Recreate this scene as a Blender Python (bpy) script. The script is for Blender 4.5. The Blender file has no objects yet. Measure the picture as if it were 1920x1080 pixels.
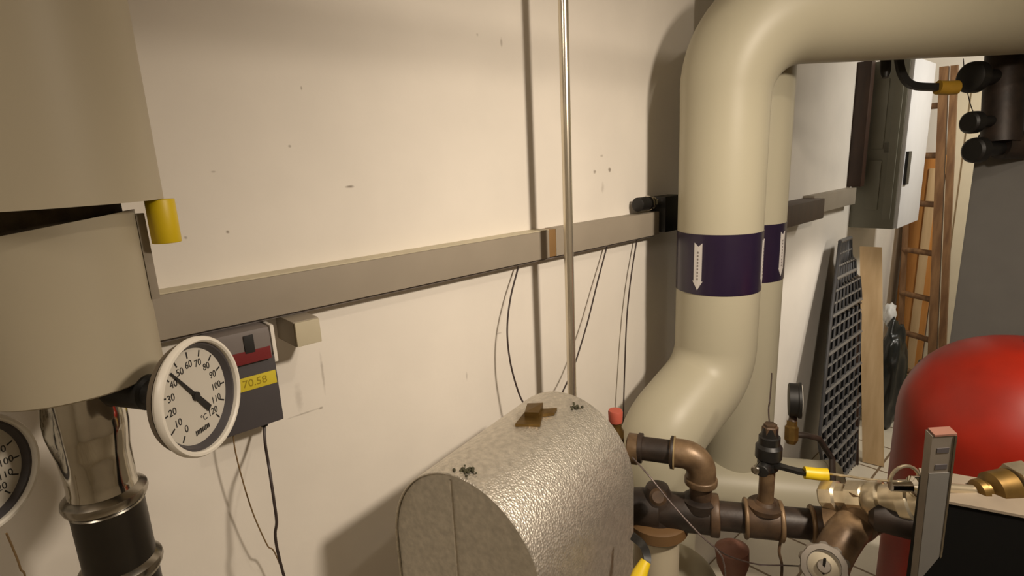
import bpy, bmesh, math, random
from mathutils import Vector, Matrix
random.seed(7)
C = bpy.context.scene.collection
PI = math.pi

# ------------------------------------------------------------------ camera
H = 1.75                                  # eye height, wall_left is the plane X = 0, +Y runs along it
CAM = Vector((1.0, 0.0, H))
F = 1035.0
AX = Vector((0.67817, 0.13344, -0.72269)) # world axes seen in the camera frame (right, down, forward)
AY = Vector((0.73352, -0.18322, 0.65451))
AZ = Vector((-0.04507, -0.97397, -0.22214))
cam = bpy.data.cameras.new('camera'); camo = bpy.data.objects.new('camera', cam); C.objects.link(camo)
right = Vector((AX.x, AY.x, AZ.x)); down = Vector((AX.y, AY.y, AZ.y)); fwd = Vector((AX.z, AY.z, AZ.z))
m = Matrix((right, -down, -fwd)).transposed().to_4x4(); m.translation = CAM
camo.matrix_world = m
cam.sensor_width = 36; cam.lens = 36 * F / 1920; cam.clip_start = 0.02
bpy.context.scene.camera = camo

# ------------------------------------------------------------------ light
vs = bpy.context.scene.view_settings
vs.view_transform = 'Standard'; vs.look = 'None'; vs.gamma = 1.0; vs.use_curve_mapping = False
vs.exposure = 0.0
w = bpy.data.worlds.new('world'); bpy.context.scene.world = w; w.use_nodes = True
w.node_tree.nodes['Background'].inputs[0].default_value = (1.0, 0.80, 0.56, 1)
w.node_tree.nodes['Background'].inputs[1].default_value = 0.035
def area(name, loc, target, power, size, col, shape='DISK', spread=PI):
    l = bpy.data.lights.new(name, 'AREA'); l.shape = shape; l.size = size; l.energy = power; l.color = col; l.spread = spread
    o = bpy.data.objects.new(name, l); C.objects.link(o); o.location = loc
    o.rotation_euler = (Vector(target) - Vector(loc)).to_track_quat('-Z', 'Y').to_euler()
    return o
WARM = (1.0, 0.86, 0.70)
sl_ = bpy.data.lights.new('work_lamp_light', 'SPOT'); sl_.energy = 97.0; sl_.color = WARM; sl_.shadow_soft_size = 0.06
sl_.spot_size = math.radians(132); sl_.spot_blend = 1.0
slo = bpy.data.objects.new('work_lamp_light', sl_); C.objects.link(slo); slo.location = (1.40, 0.80, H + 0.46)
slo.rotation_euler = Vector((-0.68, 0.26, -0.92)).to_track_quat('-Z', 'Y').to_euler()
area('ceiling_light_rear', (1.15, 3.50, 2.3), (0.35, 4.3, 1.3), 17.0, 0.25, (1.0, 0.94, 0.84))
area('fill_light_behind', (1.0, -1.1, 2.7), (0.6, 0.6, 1.0), 8.0, 0.5, WARM)  # unseen fill added behind the camera to lift the housing's dark end
area('ceiling_light_front', (1.40, 0.80, 2.80), (0.0, 1.2, H + .2), 4.2, 0.07, WARM)

s2l = bpy.data.lights.new('low_fill_light', 'SPOT'); s2l.energy = 30.0; s2l.color = (1.0, 0.90, 0.78); s2l.shadow_soft_size = 0.05  # unseen spot added behind the boiler to brighten the lower far wall
s2l.spot_size = math.radians(84); s2l.spot_blend = 0.35
s2o = bpy.data.objects.new('low_fill_light', s2l); C.objects.link(s2o); s2o.location = (1.15, 2.82, 1.42)
s2o.rotation_euler = (Vector((0.0, 2.95, 0.22)) - Vector((1.15, 2.82, 1.42))).to_track_quat('-Z', 'Y').to_euler()

# ------------------------------------------------------------------ helpers
def ray(px, py):
    return right * ((px - 960) / F) + down * ((py - 540) / F) + fwd
def P(px, py, z): return CAM + ray(px, py) * z
def onX(px, py, x):
    r = ray(px, py); return CAM + r * ((x - CAM.x) / r.x)
def onY(px, py, y):
    r = ray(px, py); return CAM + r * ((y - CAM.y) / r.y)
def onZ(px, py, z):
    r = ray(px, py); return CAM + r * ((z - CAM.z) / r.z)

def basis(d):
    d = Vector(d).normalized(); a = Vector((0, 0, 1)) if abs(d.z) < 0.9 else Vector((1, 0, 0))
    u = d.cross(a).normalized(); v = d.cross(u).normalized(); return u, v, d
def bm_(): return bmesh.new()
def loft(bm, rings, cap=True, closed=True):
    R = [[bm.verts.new(p) for p in r] for r in rings]; n = len(R[0])
    for a, b in zip(R, R[1:]):
        for i in range(n if closed else n - 1):
            j = (i + 1) % n
            bm.faces.new((a[i], a[j], b[j], b[i]))
    if cap and closed:
        bm.faces.new(list(reversed(R[0]))); bm.faces.new(R[-1])
    return R
def ringpts(c, u, v, r, n): return [c + u * (r * math.cos(2*PI*i/n)) + v * (r * math.sin(2*PI*i/n)) for i in range(n)]
def lathe(bm, o, axis, prof, n=40):
    """prof = [(distance along axis, radius)...]"""
    u, v, d = basis(axis); o = Vector(o)
    loft(bm, [ringpts(o + d * h, u, v, max(r, 1e-4), n) for h, r in prof])
def cyl(bm, a, b, r, n=28, bev=0.0):
    a = Vector(a); b = Vector(b); L = (b - a).length
    if bev: pr = [(0, r-bev), (bev*.4, r-bev*.3), (bev, r), (L-bev, r), (L-bev*.4, r-bev*.3), (L, r-bev)]
    else: pr = [(0, r), (L, r)]
    lathe(bm, a, b - a, pr, n)
def tube(bm, pts, r, n=10, cap=True):
    pts = [Vector(p) for p in pts]; k = len(pts)
    rr = r if isinstance(r, (list, tuple)) else [r] * k
    T = [(pts[min(i+1, k-1)] - pts[max(i-1, 0)]).normalized() for i in range(k)]
    u, v, d = basis(T[0]); rings = []
    for i in range(k):
        u = (u - T[i] * u.dot(T[i])).normalized(); v = T[i].cross(u)
        rings.append(ringpts(pts[i], u, v, rr[i], n))
    loft(bm, rings, cap)
def smooth_path(pts, n=12):
    P_ = [Vector(p) for p in pts]; P_ = [P_[0]*2 - P_[1]] + P_ + [P_[-1]*2 - P_[-2]]; out = []
    for i in range(1, len(P_) - 2):
        p0, p1, p2, p3 = P_[i-1:i+3]
        for k in range(n):
            t = k / n
            out.append(0.5*((2*p1) + (p2-p0)*t + (2*p0-5*p1+4*p2-p3)*t*t + (3*p1-p0-3*p2+p3)*t**3))
    out.append(P_[-2]); return out
def fillet(pts, rads, n=12):
    """polyline with rounded corners (true arcs)"""
    pts = [Vector(p) for p in pts]; out = [pts[0]]
    for i in range(1, len(pts)-1):
        a = (pts[i-1]-pts[i]).normalized(); b = (pts[i+1]-pts[i]).normalized()
        ang = a.angle(b); r = rads[i-1]; t = r / math.tan(ang/2)
        c = pts[i] + (a+b).normalized() * (r / math.sin(ang/2))
        s = pts[i] + a*t; e = pts[i] + b*t
        v0 = s - c; v1 = e - c; th = v0.angle(v1)
        for k in range(n+1):
            q = k / n
            out.append(c + (v0*math.sin((1-q)*th) + v1*math.sin(q*th)) / math.sin(th))
    out.append(pts[-1]); return out
def box(bm, lo, hi, bev=0.0, mat=None):
    lo = Vector(lo); hi = Vector(hi)
    t = bmesh.new(); bmesh.ops.create_cube(t, size=1.0)
    s = hi - lo; c = (hi + lo) / 2
    for v in t.verts: v.co = Vector((v.co.x*s.x, v.co.y*s.y, v.co.z*s.z)) + c
    if bev: bmesh.ops.bevel(t, geom=list(t.edges), offset=bev, segments=2, affect='EDGES', profile=0.7)
    if mat:
        for v in t.verts: v.co = mat @ v.co
    me = bpy.data.meshes.new('t'); t.to_mesh(me); t.free(); bm.from_mesh(me); bpy.data.meshes.remove(me)
def extrude_poly(bm, poly, vec):
    a = [Vector(p) for p in poly]; b = [p + Vector(vec) for p in a]
    loft(bm, [a, b])
def link(name, bm, mat, parent=None, smooth=True, ang=0.6):
    bmesh.ops.recalc_face_normals(bm, faces=list(bm.faces))
    me = bpy.data.meshes.new(name); bm.to_mesh(me); bm.free()
    if smooth:
        me.polygons.foreach_set('use_smooth', [True] * len(me.polygons)); me.set_sharp_from_angle(angle=ang)
    me.materials.append(mat)
    o = bpy.data.objects.new(name, me); C.objects.link(o)
    if parent is not None:
        o.parent = parent; o.matrix_parent_inverse = Matrix.Translation(-parent.location)
    return o
def tag(o, label, cat, group=None, kind=None):
    o['label'] = label; o['category'] = cat
    if group: o['group'] = group
    if kind: o['kind'] = kind
    return o
def thing(name, loc, label, cat, group=None):
    o = bpy.data.objects.new(name, None); o.empty_display_size = 0.05; C.objects.link(o); o.location = loc
    return tag(o, label, cat, group)
def struct(name, bm, mat, parent=None):
    o = link(name, bm, mat, parent, smooth=False)
    if parent is None: o['kind'] = 'structure'
    return o

# ------------------------------------------------------------------ materials
def srgb(r, g, b):
    f = lambda c: (c/255/12.92 if c/255 <= 0.04045 else ((c/255+0.055)/1.055)**2.4)
    return (f(r), f(g), f(b), 1)
def mat(name, col, rough=0.6, metal=0.0, var=0.12, scale=12.0, bump=0.0, bscale=60.0, col2=None, spec=0.5, coat=0.0, lo=0.35, hi=0.7, stretch=None):
    m = bpy.data.materials.new(name); m.use_nodes = True; nt = m.node_tree; N = nt.nodes; L = nt.links
    b = N['Principled BSDF']; b.inputs['Roughness'].default_value = rough; b.inputs['Metallic'].default_value = metal
    b.inputs['Specular IOR Level'].default_value = spec; b.inputs['Coat Weight'].default_value = coat
    tc = N.new('ShaderNodeTexCoord'); src = tc.outputs['Object']
    if stretch:
        mp = N.new('ShaderNodeMapping'); mp.inputs['Scale'].default_value = stretch; L.new(src, mp.inputs[0]); src = mp.outputs[0]
    nz = N.new('ShaderNodeTexNoise'); nz.inputs['Scale'].default_value = scale; nz.inputs['Detail'].default_value = 5; L.new(src, nz.inputs['Vector'])
    rp = N.new('ShaderNodeValToRGB'); c1 = srgb(*col)
    c2 = srgb(*col2) if col2 else tuple(c*(1-var) for c in c1[:3]) + (1,)
    rp.color_ramp.elements[0].position = lo; rp.color_ramp.elements[1].position = hi
    rp.color_ramp.elements[0].color = c2; rp.color_ramp.elements[1].color = c1
    L.new(nz.outputs['Fac'], rp.inputs[0]); L.new(rp.outputs[0], b.inputs['Base Color'])
    if bump:
        n2 = N.new('ShaderNodeTexNoise'); n2.inputs['Scale'].default_value = bscale; n2.inputs['Detail'].default_value = 3; L.new(src, n2.inputs['Vector'])
        bp = N.new('ShaderNodeBump'); bp.inputs['Strength'].default_value = bump; bp.inputs['Distance'].default_value = 0.002
        L.new(n2.outputs['Fac'], bp.inputs['Height']); L.new(bp.outputs[0], b.inputs['Normal'])
    return m

M = {}
M['wall'] = mat('white_plaster', (226, 219, 208), 0.75, var=0.06, scale=5, bump=0.25, bscale=35)
M['wall_white'] = mat('back_wall_paint', (232, 226, 214), 0.7, var=0.06, scale=4, bump=0.2)
M['ceil'] = mat('ceiling_paint', (190, 175, 150), 0.9, var=0.08)
M['jacket'] = mat('cream_pvc_jacket', (176, 170, 148), 0.42, var=0.05, scale=3, spec=0.35)
M['jacket_grey'] = mat('grey_beige_jacket', (176, 166, 144), 0.45, var=0.06, scale=4, spec=0.3)
M['trunk'] = mat('grey_plastic_trunking', (152, 142, 127), 0.55, var=0.08, scale=9, spec=0.3)
M['trunk_seam'] = mat('stained_seam', (140, 108, 66), 0.6, var=0.2)
M['tan_box'] = mat('ivory_plastic', (196, 186, 160), 0.5)
M['chrome'] = mat('polished_steel', (214, 210, 200), 0.10, 1.0, var=0.15, scale=10)
M['steel'] = mat('press_ring_steel', (170, 165, 155), 0.25, 1.0, var=0.2)
M['dark_steel'] = mat('dull_dark_steel', (70, 66, 60), 0.38, 0.8, var=0.3)
M['conduit'] = mat('conduit_steel', (225, 216, 198), 0.24, 0.9, var=0.1)
M['black'] = mat('black_plastic', (22, 21, 20), 0.45, var=0.3)
M['black_flat'] = mat('black_matte_enamel', (7, 7, 6), 0.85, var=0.3, spec=0.15)
M['foam'] = mat('dark_mineral_foam', (84, 72, 54), 0.95, var=0.5, scale=60, bump=0.6)
M['white_pl'] = mat('white_bezel', (228, 222, 210), 0.35, var=0.04)
M['dial'] = mat('dial_card', (196, 190, 178), 0.6, var=0.03)
M['ink'] = mat('black_ink', (28, 26, 24), 0.6, var=0.1)
M['case'] = mat('grey_case', (120, 108, 92), 0.45, 0.2)
M['ctrl'] = mat('charcoal_plastic', (72, 68, 70), 0.5, var=0.08)
M['ctrl_light'] = mat('grey_plastic', (120, 112, 108), 0.5, var=0.08)
M['redglass'] = mat('red_window', (118, 42, 44), 0.3, var=0.1)
M['yellow'] = mat('yellow_plastic', (216, 186, 20), 0.45, var=0.15)
M['yellow_label'] = mat('yellow_label', (205, 186, 50), 0.5, var=0.1)
M['yellow_dark'] = mat('yellow_ink', (150, 130, 25), 0.5)
M['purple'] = mat('purple_band', (34, 22, 48), 0.28, var=0.1, spec=0.6)
M['arrow'] = mat('white_arrow', (205, 200, 196), 0.5, var=0.05)
M['brass'] = mat('tarnished_brass', (118, 92, 46), 0.42, 0.7, var=0.4, scale=30)
M['bronze'] = mat('bright_nickel_brass', (214, 200, 172), 0.28, 0.8, var=0.4, scale=25)
M['iron'] = mat('brown_painted_iron', (92, 70, 50), 0.5, 0.15, var=0.45, scale=18, bump=0.3, col2=(50, 38, 28))
M['iron_dark'] = mat('dark_brown_iron', (56, 44, 36), 0.5, 0.15, var=0.45, scale=18, bump=0.3, col2=(28, 22, 18))
M['iron_light'] = mat('worn_brown_iron', (132, 108, 80), 0.42, 0.3, var=0.45, scale=20, bump=0.3, col2=(84, 66, 48))
M['thread'] = mat('worn_thread', (176, 154, 112), 0.5, 0.4, var=0.3)
M['red'] = mat('red_enamel', (150, 32, 14), 0.4, var=0.25, scale=5, spec=0.45, col2=(116, 24, 12))
M['redcap'] = mat('red_cap', (176, 84, 66), 0.6, var=0.2)
M['slab'] = mat('dark_grey_enamel', (104, 102, 98), 0.6, var=0.08)
M['zinc'] = mat('dull_zinc', (148, 140, 130), 0.42, 0.6, var=0.25, scale=14)
M['plate'] = mat('grey_metal_plate', (140, 128, 112), 0.5, 0.2, var=0.2)
M['cable'] = mat('dark_cable', (56, 44, 40), 0.5)
M['cable_tan'] = mat('tan_cable', (120, 96, 62), 0.5)
M['braid'] = mat('braided_capillary', (118, 104, 100), 0.45, 0.4, var=0.6, scale=300)
M['cabinet'] = mat('shaded_green_grey_enamel', (120, 118, 104), 0.5, var=0.06)  # side of the wall cabinet, its shade mixed into the colour
M['cabinet_line'] = mat('dark_green_grey_enamel', (88, 86, 74), 0.6)  # darker enamel of the cabinet latch
M['cab_lit'] = mat('lit_pale_grey_enamel', (206, 206, 208), 0.4, var=0.04)  # lit front of the same cabinet, the light mixed into the colour
M['darkwood'] = mat('dark_stained_wood', (62, 40, 26), 0.5, var=0.4, scale=6, stretch=(6, 6, 1))
M['ladderwood'] = mat('worn_ladder_wood', (142, 106, 70), 0.55, scale=8, col2=(108, 76, 48), stretch=(5, 5, 0.6))
M['orangewood'] = mat('orange_pine', (212, 152, 84), 0.5, scale=4, col2=(188, 126, 60), stretch=(6, 6, 0.5))
M['palewood'] = mat('raw_board', (214, 184, 140), 0.65, scale=5, col2=(196, 164, 120), stretch=(6, 6, 0.5))
M['door'] = mat('cream_door_paint', (228, 216, 188), 0.5, var=0.05)
M['wire'] = mat('black_wire_mesh', (58, 58, 60), 0.4, 0.3)
M['wire_light'] = mat('grey_worn_wire', (118, 116, 114), 0.4, 0.3)
M['ochre'] = mat('grubby_ochre_grip', (176, 136, 40), 0.5, var=0.3)
M['bag'] = mat('black_polythene', (26, 28, 26), 0.3, bump=0.6, bscale=20)
M['glassy'] = mat('green_bottle_plastic', (84, 96, 78), 0.25, var=0.5, scale=20)
M['whitebit'] = mat('white_plastic_bag', (225, 225, 222), 0.4, bump=0.4)
M['blue'] = mat('blue_plastic', (70, 84, 130), 0.5)
M['bluegrey'] = mat('blue_grey_foil', (120, 124, 138), 0.5)
M['rust'] = mat('rust_brown_primer', (128, 88, 74), 0.6, var=0.2)
M['brown_disc'] = mat('oiled_brown_rubber', (100, 74, 44), 0.5, var=0.2)
M['dust'] = mat('dark_green_lint', (74, 72, 50), 0.9, var=0.5, scale=80)

def tank_mat(name, col, rough, bump, metal=0.88):
    m = mat(name, col, rough, metal, scale=90, var=0.28, lo=0.3, hi=0.75)
    nt = m.node_tree; N = nt.nodes; L = nt.links; b = N['Principled BSDF']
    tc = N.new('ShaderNodeTexCoord'); v = N.new('ShaderNodeTexVoronoi'); v.inputs['Scale'].default_value = 240
    L.new(tc.outputs['Object'], v.inputs['Vector'])
    bp = N.new('ShaderNodeBump'); bp.inputs['Strength'].default_value = bump; bp.inputs['Distance'].default_value = 0.0012
    L.new(v.outputs['Distance'], bp.inputs['Height']); L.new(bp.outputs[0], b.inputs['Normal'])
    return m
M['stucco'] = tank_mat('stucco_aluminium', (226, 220, 208), 0.46, 0.8)
M['stucco_end'] = tank_mat('stucco_aluminium_end', (214, 206, 190), 0.55, 0.45, 0.15)

def add_marks(m, marks, col):
    """small scuffs and screw holes of the plaster: ellipses on the plane X = 0 (y, z, ry, rz, strength)"""
    nt = m.node_tree; N = nt.nodes; L = nt.links; b = N['Principled BSDF']
    base = b.inputs['Base Color'].links[0].from_socket
    tc = N.new('ShaderNodeTexCoord'); nz = N.new('ShaderNodeTexNoise'); nz.inputs['Scale'].default_value = 90
    L.new(tc.outputs['Object'], nz.inputs['Vector'])
    acc = None
    for (y, z, ry, rz, s) in marks:
        mp = N.new('ShaderNodeVectorMath'); mp.operation = 'SUBTRACT'; L.new(tc.outputs['Object'], mp.inputs[0]); mp.inputs[1].default_value = (0, y, z)
        dv = N.new('ShaderNodeVectorMath'); dv.operation = 'MULTIPLY'; L.new(mp.outputs[0], dv.inputs[0]); dv.inputs[1].default_value = (0, 1/ry, 1/rz)
        ln = N.new('ShaderNodeVectorMath'); ln.operation = 'LENGTH'; L.new(dv.outputs[0], ln.inputs[0])
        ad = N.new('ShaderNodeMath'); ad.operation = 'ADD'; L.new(ln.outputs['Value'], ad.inputs[0]); L.new(nz.outputs['Fac'], ad.inputs[1])
        mr = N.new('ShaderNodeMapRange'); mr.inputs['From Min'].default_value = 0.8; mr.inputs['From Max'].default_value = 1.6
        mr.inputs['To Min'].default_value = s; mr.inputs['To Max'].default_value = 0; L.new(ad.outputs[0], mr.inputs['Value'])
        if acc is None: acc = mr.outputs[0]
        else:
            mx = N.new('ShaderNodeMath'); mx.operation = 'MAXIMUM'; L.new(acc, mx.inputs[0]); L.new(mr.outputs[0], mx.inputs[1]); acc = mx.outputs[0]
    mix = N.new('ShaderNodeMixRGB'); L.new(acc, mix.inputs[0]); L.new(base, mix.inputs[1]); mix.inputs[2].default_value = srgb(*col)
    L.new(mix.outputs[0], b.inputs['Base Color'])
mk = []
for (px, py, ry, rz, s) in [(655, 350, .010, .003, .7), (1115, 322, .007, .006, .6), (1143, 318, .007, .008, .7), (1128, 292, .008, .004, .35),
        (1130, 352, .008, .016, .25), (543, 274, .003, .003, .5), (565, 165, .002, .004, .5), (427, 435, .003, .003, .7), (348, 445, .003, .003, .5),
        (940, 80, .004, .011, .4), (605, 700, .003, .045, .35), (602, 765, .005, .003, .6), (400, 322, .004, .002, .35), (875, 705, .003, .012, .3),
        (935, 625, .012, .003, .3), (560, 745, .008, .030, .22), (895, 65, .004, .004, .35), (570, 775, .035, .002, .4)]:
    p = onX(px, py, 0.0); mk.append((p.y, p.z, ry, rz, s))
add_marks(M['wall'], mk, (96, 80, 62))

# tiled floor
def tile_mat():
    m = mat('cream_floor_tile', (214, 204, 184), 0.5, var=0.1, scale=6)
    nt = m.node_tree; N = nt.nodes; L = nt.links; b = N['Principled BSDF']; base = b.inputs['Base Color'].links[0].from_socket
    tc = N.new('ShaderNodeTexCoord'); br = N.new('ShaderNodeTexBrick'); br.offset = 0.0
    br.inputs['Scale'].default_value = 1.0; br.inputs['Brick Width'].default_value = 0.3; br.inputs['Row Height'].default_value = 0.3
    br.inputs['Mortar Size'].default_value = 0.006; br.inputs['Mortar'].default_value = srgb(120, 100, 76)
    L.new(tc.outputs['Object'], br.inputs['Vector']); L.new(base, br.inputs['Color1']); L.new(base, br.inputs['Color2']); L.new(br.outputs['Color'], b.inputs['Base Color'])
    return m
M['floor'] = tile_mat()

# ------------------------------------------------------------------ room
X1, Y0, Y1, ZC = 2.6, -1.6, 4.65, 2.9
bm = bm_(); box(bm, (0, Y0, -0.1), (X1, Y1, 0)); struct('floor', bm, M['floor'])
bm = bm_(); box(bm, (0, Y0, ZC), (X1, Y1, ZC + .1)); struct('ceiling', bm, M['ceil'])
bm = bm_(); box(bm, (-0.12, Y0, -0.1), (0, Y1, ZC + .1)); struct('wall_left', bm, M['wall'])
bm = bm_(); box(bm, (X1, Y0, -0.1), (X1 + .12, Y1, ZC + .1)); struct('wall_right', bm, M['wall_white'])
bm = bm_(); box(bm, (-.12, Y1, -0.1), (X1 + .12, Y1 + .12, ZC + .1)); struct('wall_back', bm, M['wall_white'])
bm = bm_(); box(bm, (-.12, Y0 - .12, -0.1), (X1 + .12, Y0, ZC + .1)); struct('wall_front', bm, M['wall_white'])
# cream panelled door in the back wall
dx0, dx1 = 0.29, 1.09; dy = Y1 - 0.045
bm = bm_(); box(bm, (dx0, dy, 0.02), (dx1, Y1 - .002, 2.06), .003)
door = struct('door_1', bm, M['door'])
for (z0, z1) in ((0.15, 0.62), (0.72, 1.05), (1.15, 1.95)):
    for (a, b_) in ((dx0 + .10, (dx0+dx1)/2 - .04), ((dx0+dx1)/2 + .04, dx1 - .10)):
        bm = bm_(); box(bm, (a, dy - .012, z0), (b_, dy + .002, z1), .008); link('door_panel', bm, M['door'], door, smooth=False)
bm = bm_(); cyl(bm, (dx1 - .06, dy, 1.02), (dx1 - .06, dy - .05, 1.02), .011); cyl(bm, (dx1 - .06, dy - .05, 1.02), (dx1 - .17, dy - .05, 1.02), .009)
link('door_handle', bm, M['steel'], door)
for (a, b_, z0, z1) in ((dx0 - .08, dx0, 0, 2.14), (dx1, dx1 + .08, 0, 2.14), (dx0, dx1, 2.06, 2.14)):
    bm = bm_(); box(bm, (a, Y1 - .03, z0), (b_, Y1 - .001, z1), .004); link('door_frame', bm, M['door'], door, smooth=False)

NF, NC, TF = 0.0, 2.9, 0.0
PF = H - H/1.19                           # floor level in the units of the clad pipes, which are scaled up about the camera position at the end
RF, RC = H - H/1.25, H + (2.9 - H)/1.25   # the same for the riser group
# ------------------------------------------------------------------ left riser
px_, py_ = 0.381, 0.024
base = Vector((px_, py_, 0))
riser = thing('insulated_pipe', base, 'thick grey-beige clad riser at the left edge with chrome pipe below its two jackets', 'pipe')
def zoff(d): return H + d
def dent_jacket():
    bm = bm_(); n = 72; rings = []
    z0, z1 = H - .018, RC
    dents = [(P(170, 262, .6), .020, .012), (P(220, 330, .6), .05, .005)]
    N_ = 90
    zs = [z0 + (z1-z0)*(i/N_)**1.6 for i in range(N_+1)]
    for z in zs:
        ring = []
        for i in range(n):
            a = 2*PI*i/n; r = 0.0915
            q = Vector((px_ + r*math.cos(a), py_ + r*math.sin(a), z))
            for (c, w_, d_) in dents:
                e = (q - c).length; rr = d_ * math.exp(-(e*e)/(2*w_*w_)); q -= Vector((math.cos(a), math.sin(a), 0)) * rr
            ring.append(q)
        rings.append(ring)
    inner = [[Vector((px_ + .0895*math.cos(2*PI*i/n), py_ + .0895*math.sin(2*PI*i/n), z)) for i in range(n)] for z in (z0 + .25, z0)]
    loft(bm, inner + rings, cap=False)
    return bm
link('upper_jacket', dent_jacket(), M['jacket_grey'], riser, ang=1.2)
bm = bm_(); n = 72; rings = []
tilt = lambda a: H - .036 + .010*math.cos(a - 1.2)
R_ = .0672
rings.append([Vector((px_ + .028*math.cos(2*PI*i/n), py_ + .028*math.sin(2*PI*i/n), H - .172)) for i in range(n)])
rings.append([Vector((px_ + (R_-.003)*math.cos(2*PI*i/n), py_ + (R_-.003)*math.sin(2*PI*i/n), H - .176)) for i in range(n)])
for k in range(11):
    rings.append([Vector((px_ + R_*math.cos(2*PI*i/n), py_ + R_*math.sin(2*PI*i/n), (H - .174)*(1-k/10) + tilt(2*PI*i/n)*k/10)) for i in range(n)])
loft(bm, rings, cap=True)
link('lower_jacket', bm, M['jacket_grey'], riser)
bm = bm_(); cyl(bm, (px_, py_, H - .06), (px_, py_, H + .10), .058, 40); link('foam_core', bm, M['foam'], riser)
bm = bm_()   # slim grey strip down the lower jacket
q0 = P(243, 405, .60); q1 = P(287, 548, .585)
a = math.radians(75); cx_, cy_ = px_ + (R_+.003)*math.cos(a), py_ + (R_+.003)*math.sin(a)
box(bm, (cx_ - .002, cy_ - .003, H - .11), (cx_ + .002, cy_ + .004, H - .03), .0008); link('grey_strip', bm, M['trunk'], riser)
bm = bm_()
pr_s = [(0, .0290), (.012, .0296), (.030, .0306), (.048, .0322), (.062, .0322), (.074, .0306), (.086, .0288), (.105, .0278), (.118, .0276), (.128, .0290), (.135, .0298)]
rings = []
for i_ in range(len(pr_s)*4 - 3):
    k_, f_ = divmod(i_, 4); k2 = min(k_ + 1, len(pr_s) - 1); f_ /= 4
    h_ = pr_s[k_][0]*(1-f_) + pr_s[k2][0]*f_; r0_ = pr_s[k_][1]*(1-f_) + pr_s[k2][1]*f_
    env = math.sin(min(1, h_/.11)*PI)
    rings.append([Vector((px_ + (r0_*(1 + .030*env*math.cos(5*a_ + 1.0 + 20*h_) + .012*env*math.cos(9*a_ + 2)))*math.cos(a_), py_ + (r0_*(1 + .030*env*math.cos(5*a_ + 1.0 + 20*h_)))*math.sin(a_), H - .16 - h_)) for a_ in [2*PI*q_/96 for q_ in range(96)]])
loft(bm, rings)
link('chrome_sleeve', bm, M['chrome'], riser)
def ring_prof(z, r): 
    bm = bm_(); lathe(bm, (px_, py_, z), (0, 0, -1), [(0, r-.004), (.002, r), (.006, r+.0042), (.010, r+.0048), (.014, r+.0035), (.0165, r-.001), (.019, r+.0008), (.021, r-.004)], 56); return bm
link('press_ring', ring_prof(H - .283, .0302), M['steel'], riser)
bm = bm_(); cyl(bm, (px_, py_, H - .40), (px_, py_, H - .30), .0300, 48); link('dark_section', bm, M['dark_steel'], riser)
link('press_ring', ring_prof(H - .361, .0306), M['steel'], riser)
bm = bm_(); cyl(bm, (px_, py_, RF), (px_, py_, H - .38), .0285, 40); link('steel_pipe', bm, M['chrome'], riser)
tu = Vector((.409, .108, 0))
bm = bm_(); cyl(bm, (tu.x, tu.y, H - .0185), (tu.x, tu.y, H - .058), .0120, 32, .0006); s_ = link('yellow_sleeve', bm, M['yellow'], riser)
s_['label'] = 'short yellow plastic sleeve poking out below the upper jacket'

# ------------------------------------------------------------------ dial thermometers
def text_mesh(items, o, u, v, nrm, extr=0.0002):
    """items: (string, x, y, size, rot) in the plane (u, v)"""
    bm = bm_(); dg = bpy.context.evaluated_depsgraph_get()
    for (s, x, y, size, rot) in items:
        cu = bpy.data.curves.new('t', 'FONT'); cu.body = s; cu.size = size; cu.align_x = 'CENTER'; cu.align_y = 'CENTER'; cu.extrude = extr
        ob = bpy.data.objects.new('t', cu); C.objects.link(ob); bpy.context.view_layer.update()
        me = bpy.data.meshes.new_from_object(ob.evaluated_get(bpy.context.evaluated_depsgraph_get()))
        t = bmesh.new(); t.from_mesh(me)
        for w_ in t.verts:
            c = w_.co.copy(); ca, sa = math.cos(rot), math.sin(rot)
            X_, Y_ = x + c.x*ca - c.y*sa, y + c.x*sa + c.y*ca
            w_.co = o + u*X_ + v*Y_ + nrm*c.z
        m2 = bpy.data.meshes.new('t2'); t.to_mesh(m2); t.free(); bm.from_mesh(m2)
        C.objects.unlink(ob); bpy.data.objects.remove(ob); bpy.data.curves.remove(cu); bpy.data.meshes.remove(me); bpy.data.meshes.remove(m2)
    return bm
def bar2(bm, o, u, v, nrm, x0, y0, x1, y1, w0, w1, h0, h1):
    d = Vector((x1-x0, y1-y0, 0)).normalized(); n_ = Vector((-d.y, d.x, 0))
    pts = [(x0+n_.x*w0, y0+n_.y*w0), (x1+n_.x*w1, y1+n_.y*w1), (x1-n_.x*w1, y1-n_.y*w1), (x0-n_.x*w0, y0-n_.y*w0)]
    extrude_poly(bm, [o + u*a + v*b + nrm*h0 for a, b in pts], nrm*(h1-h0))
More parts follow.
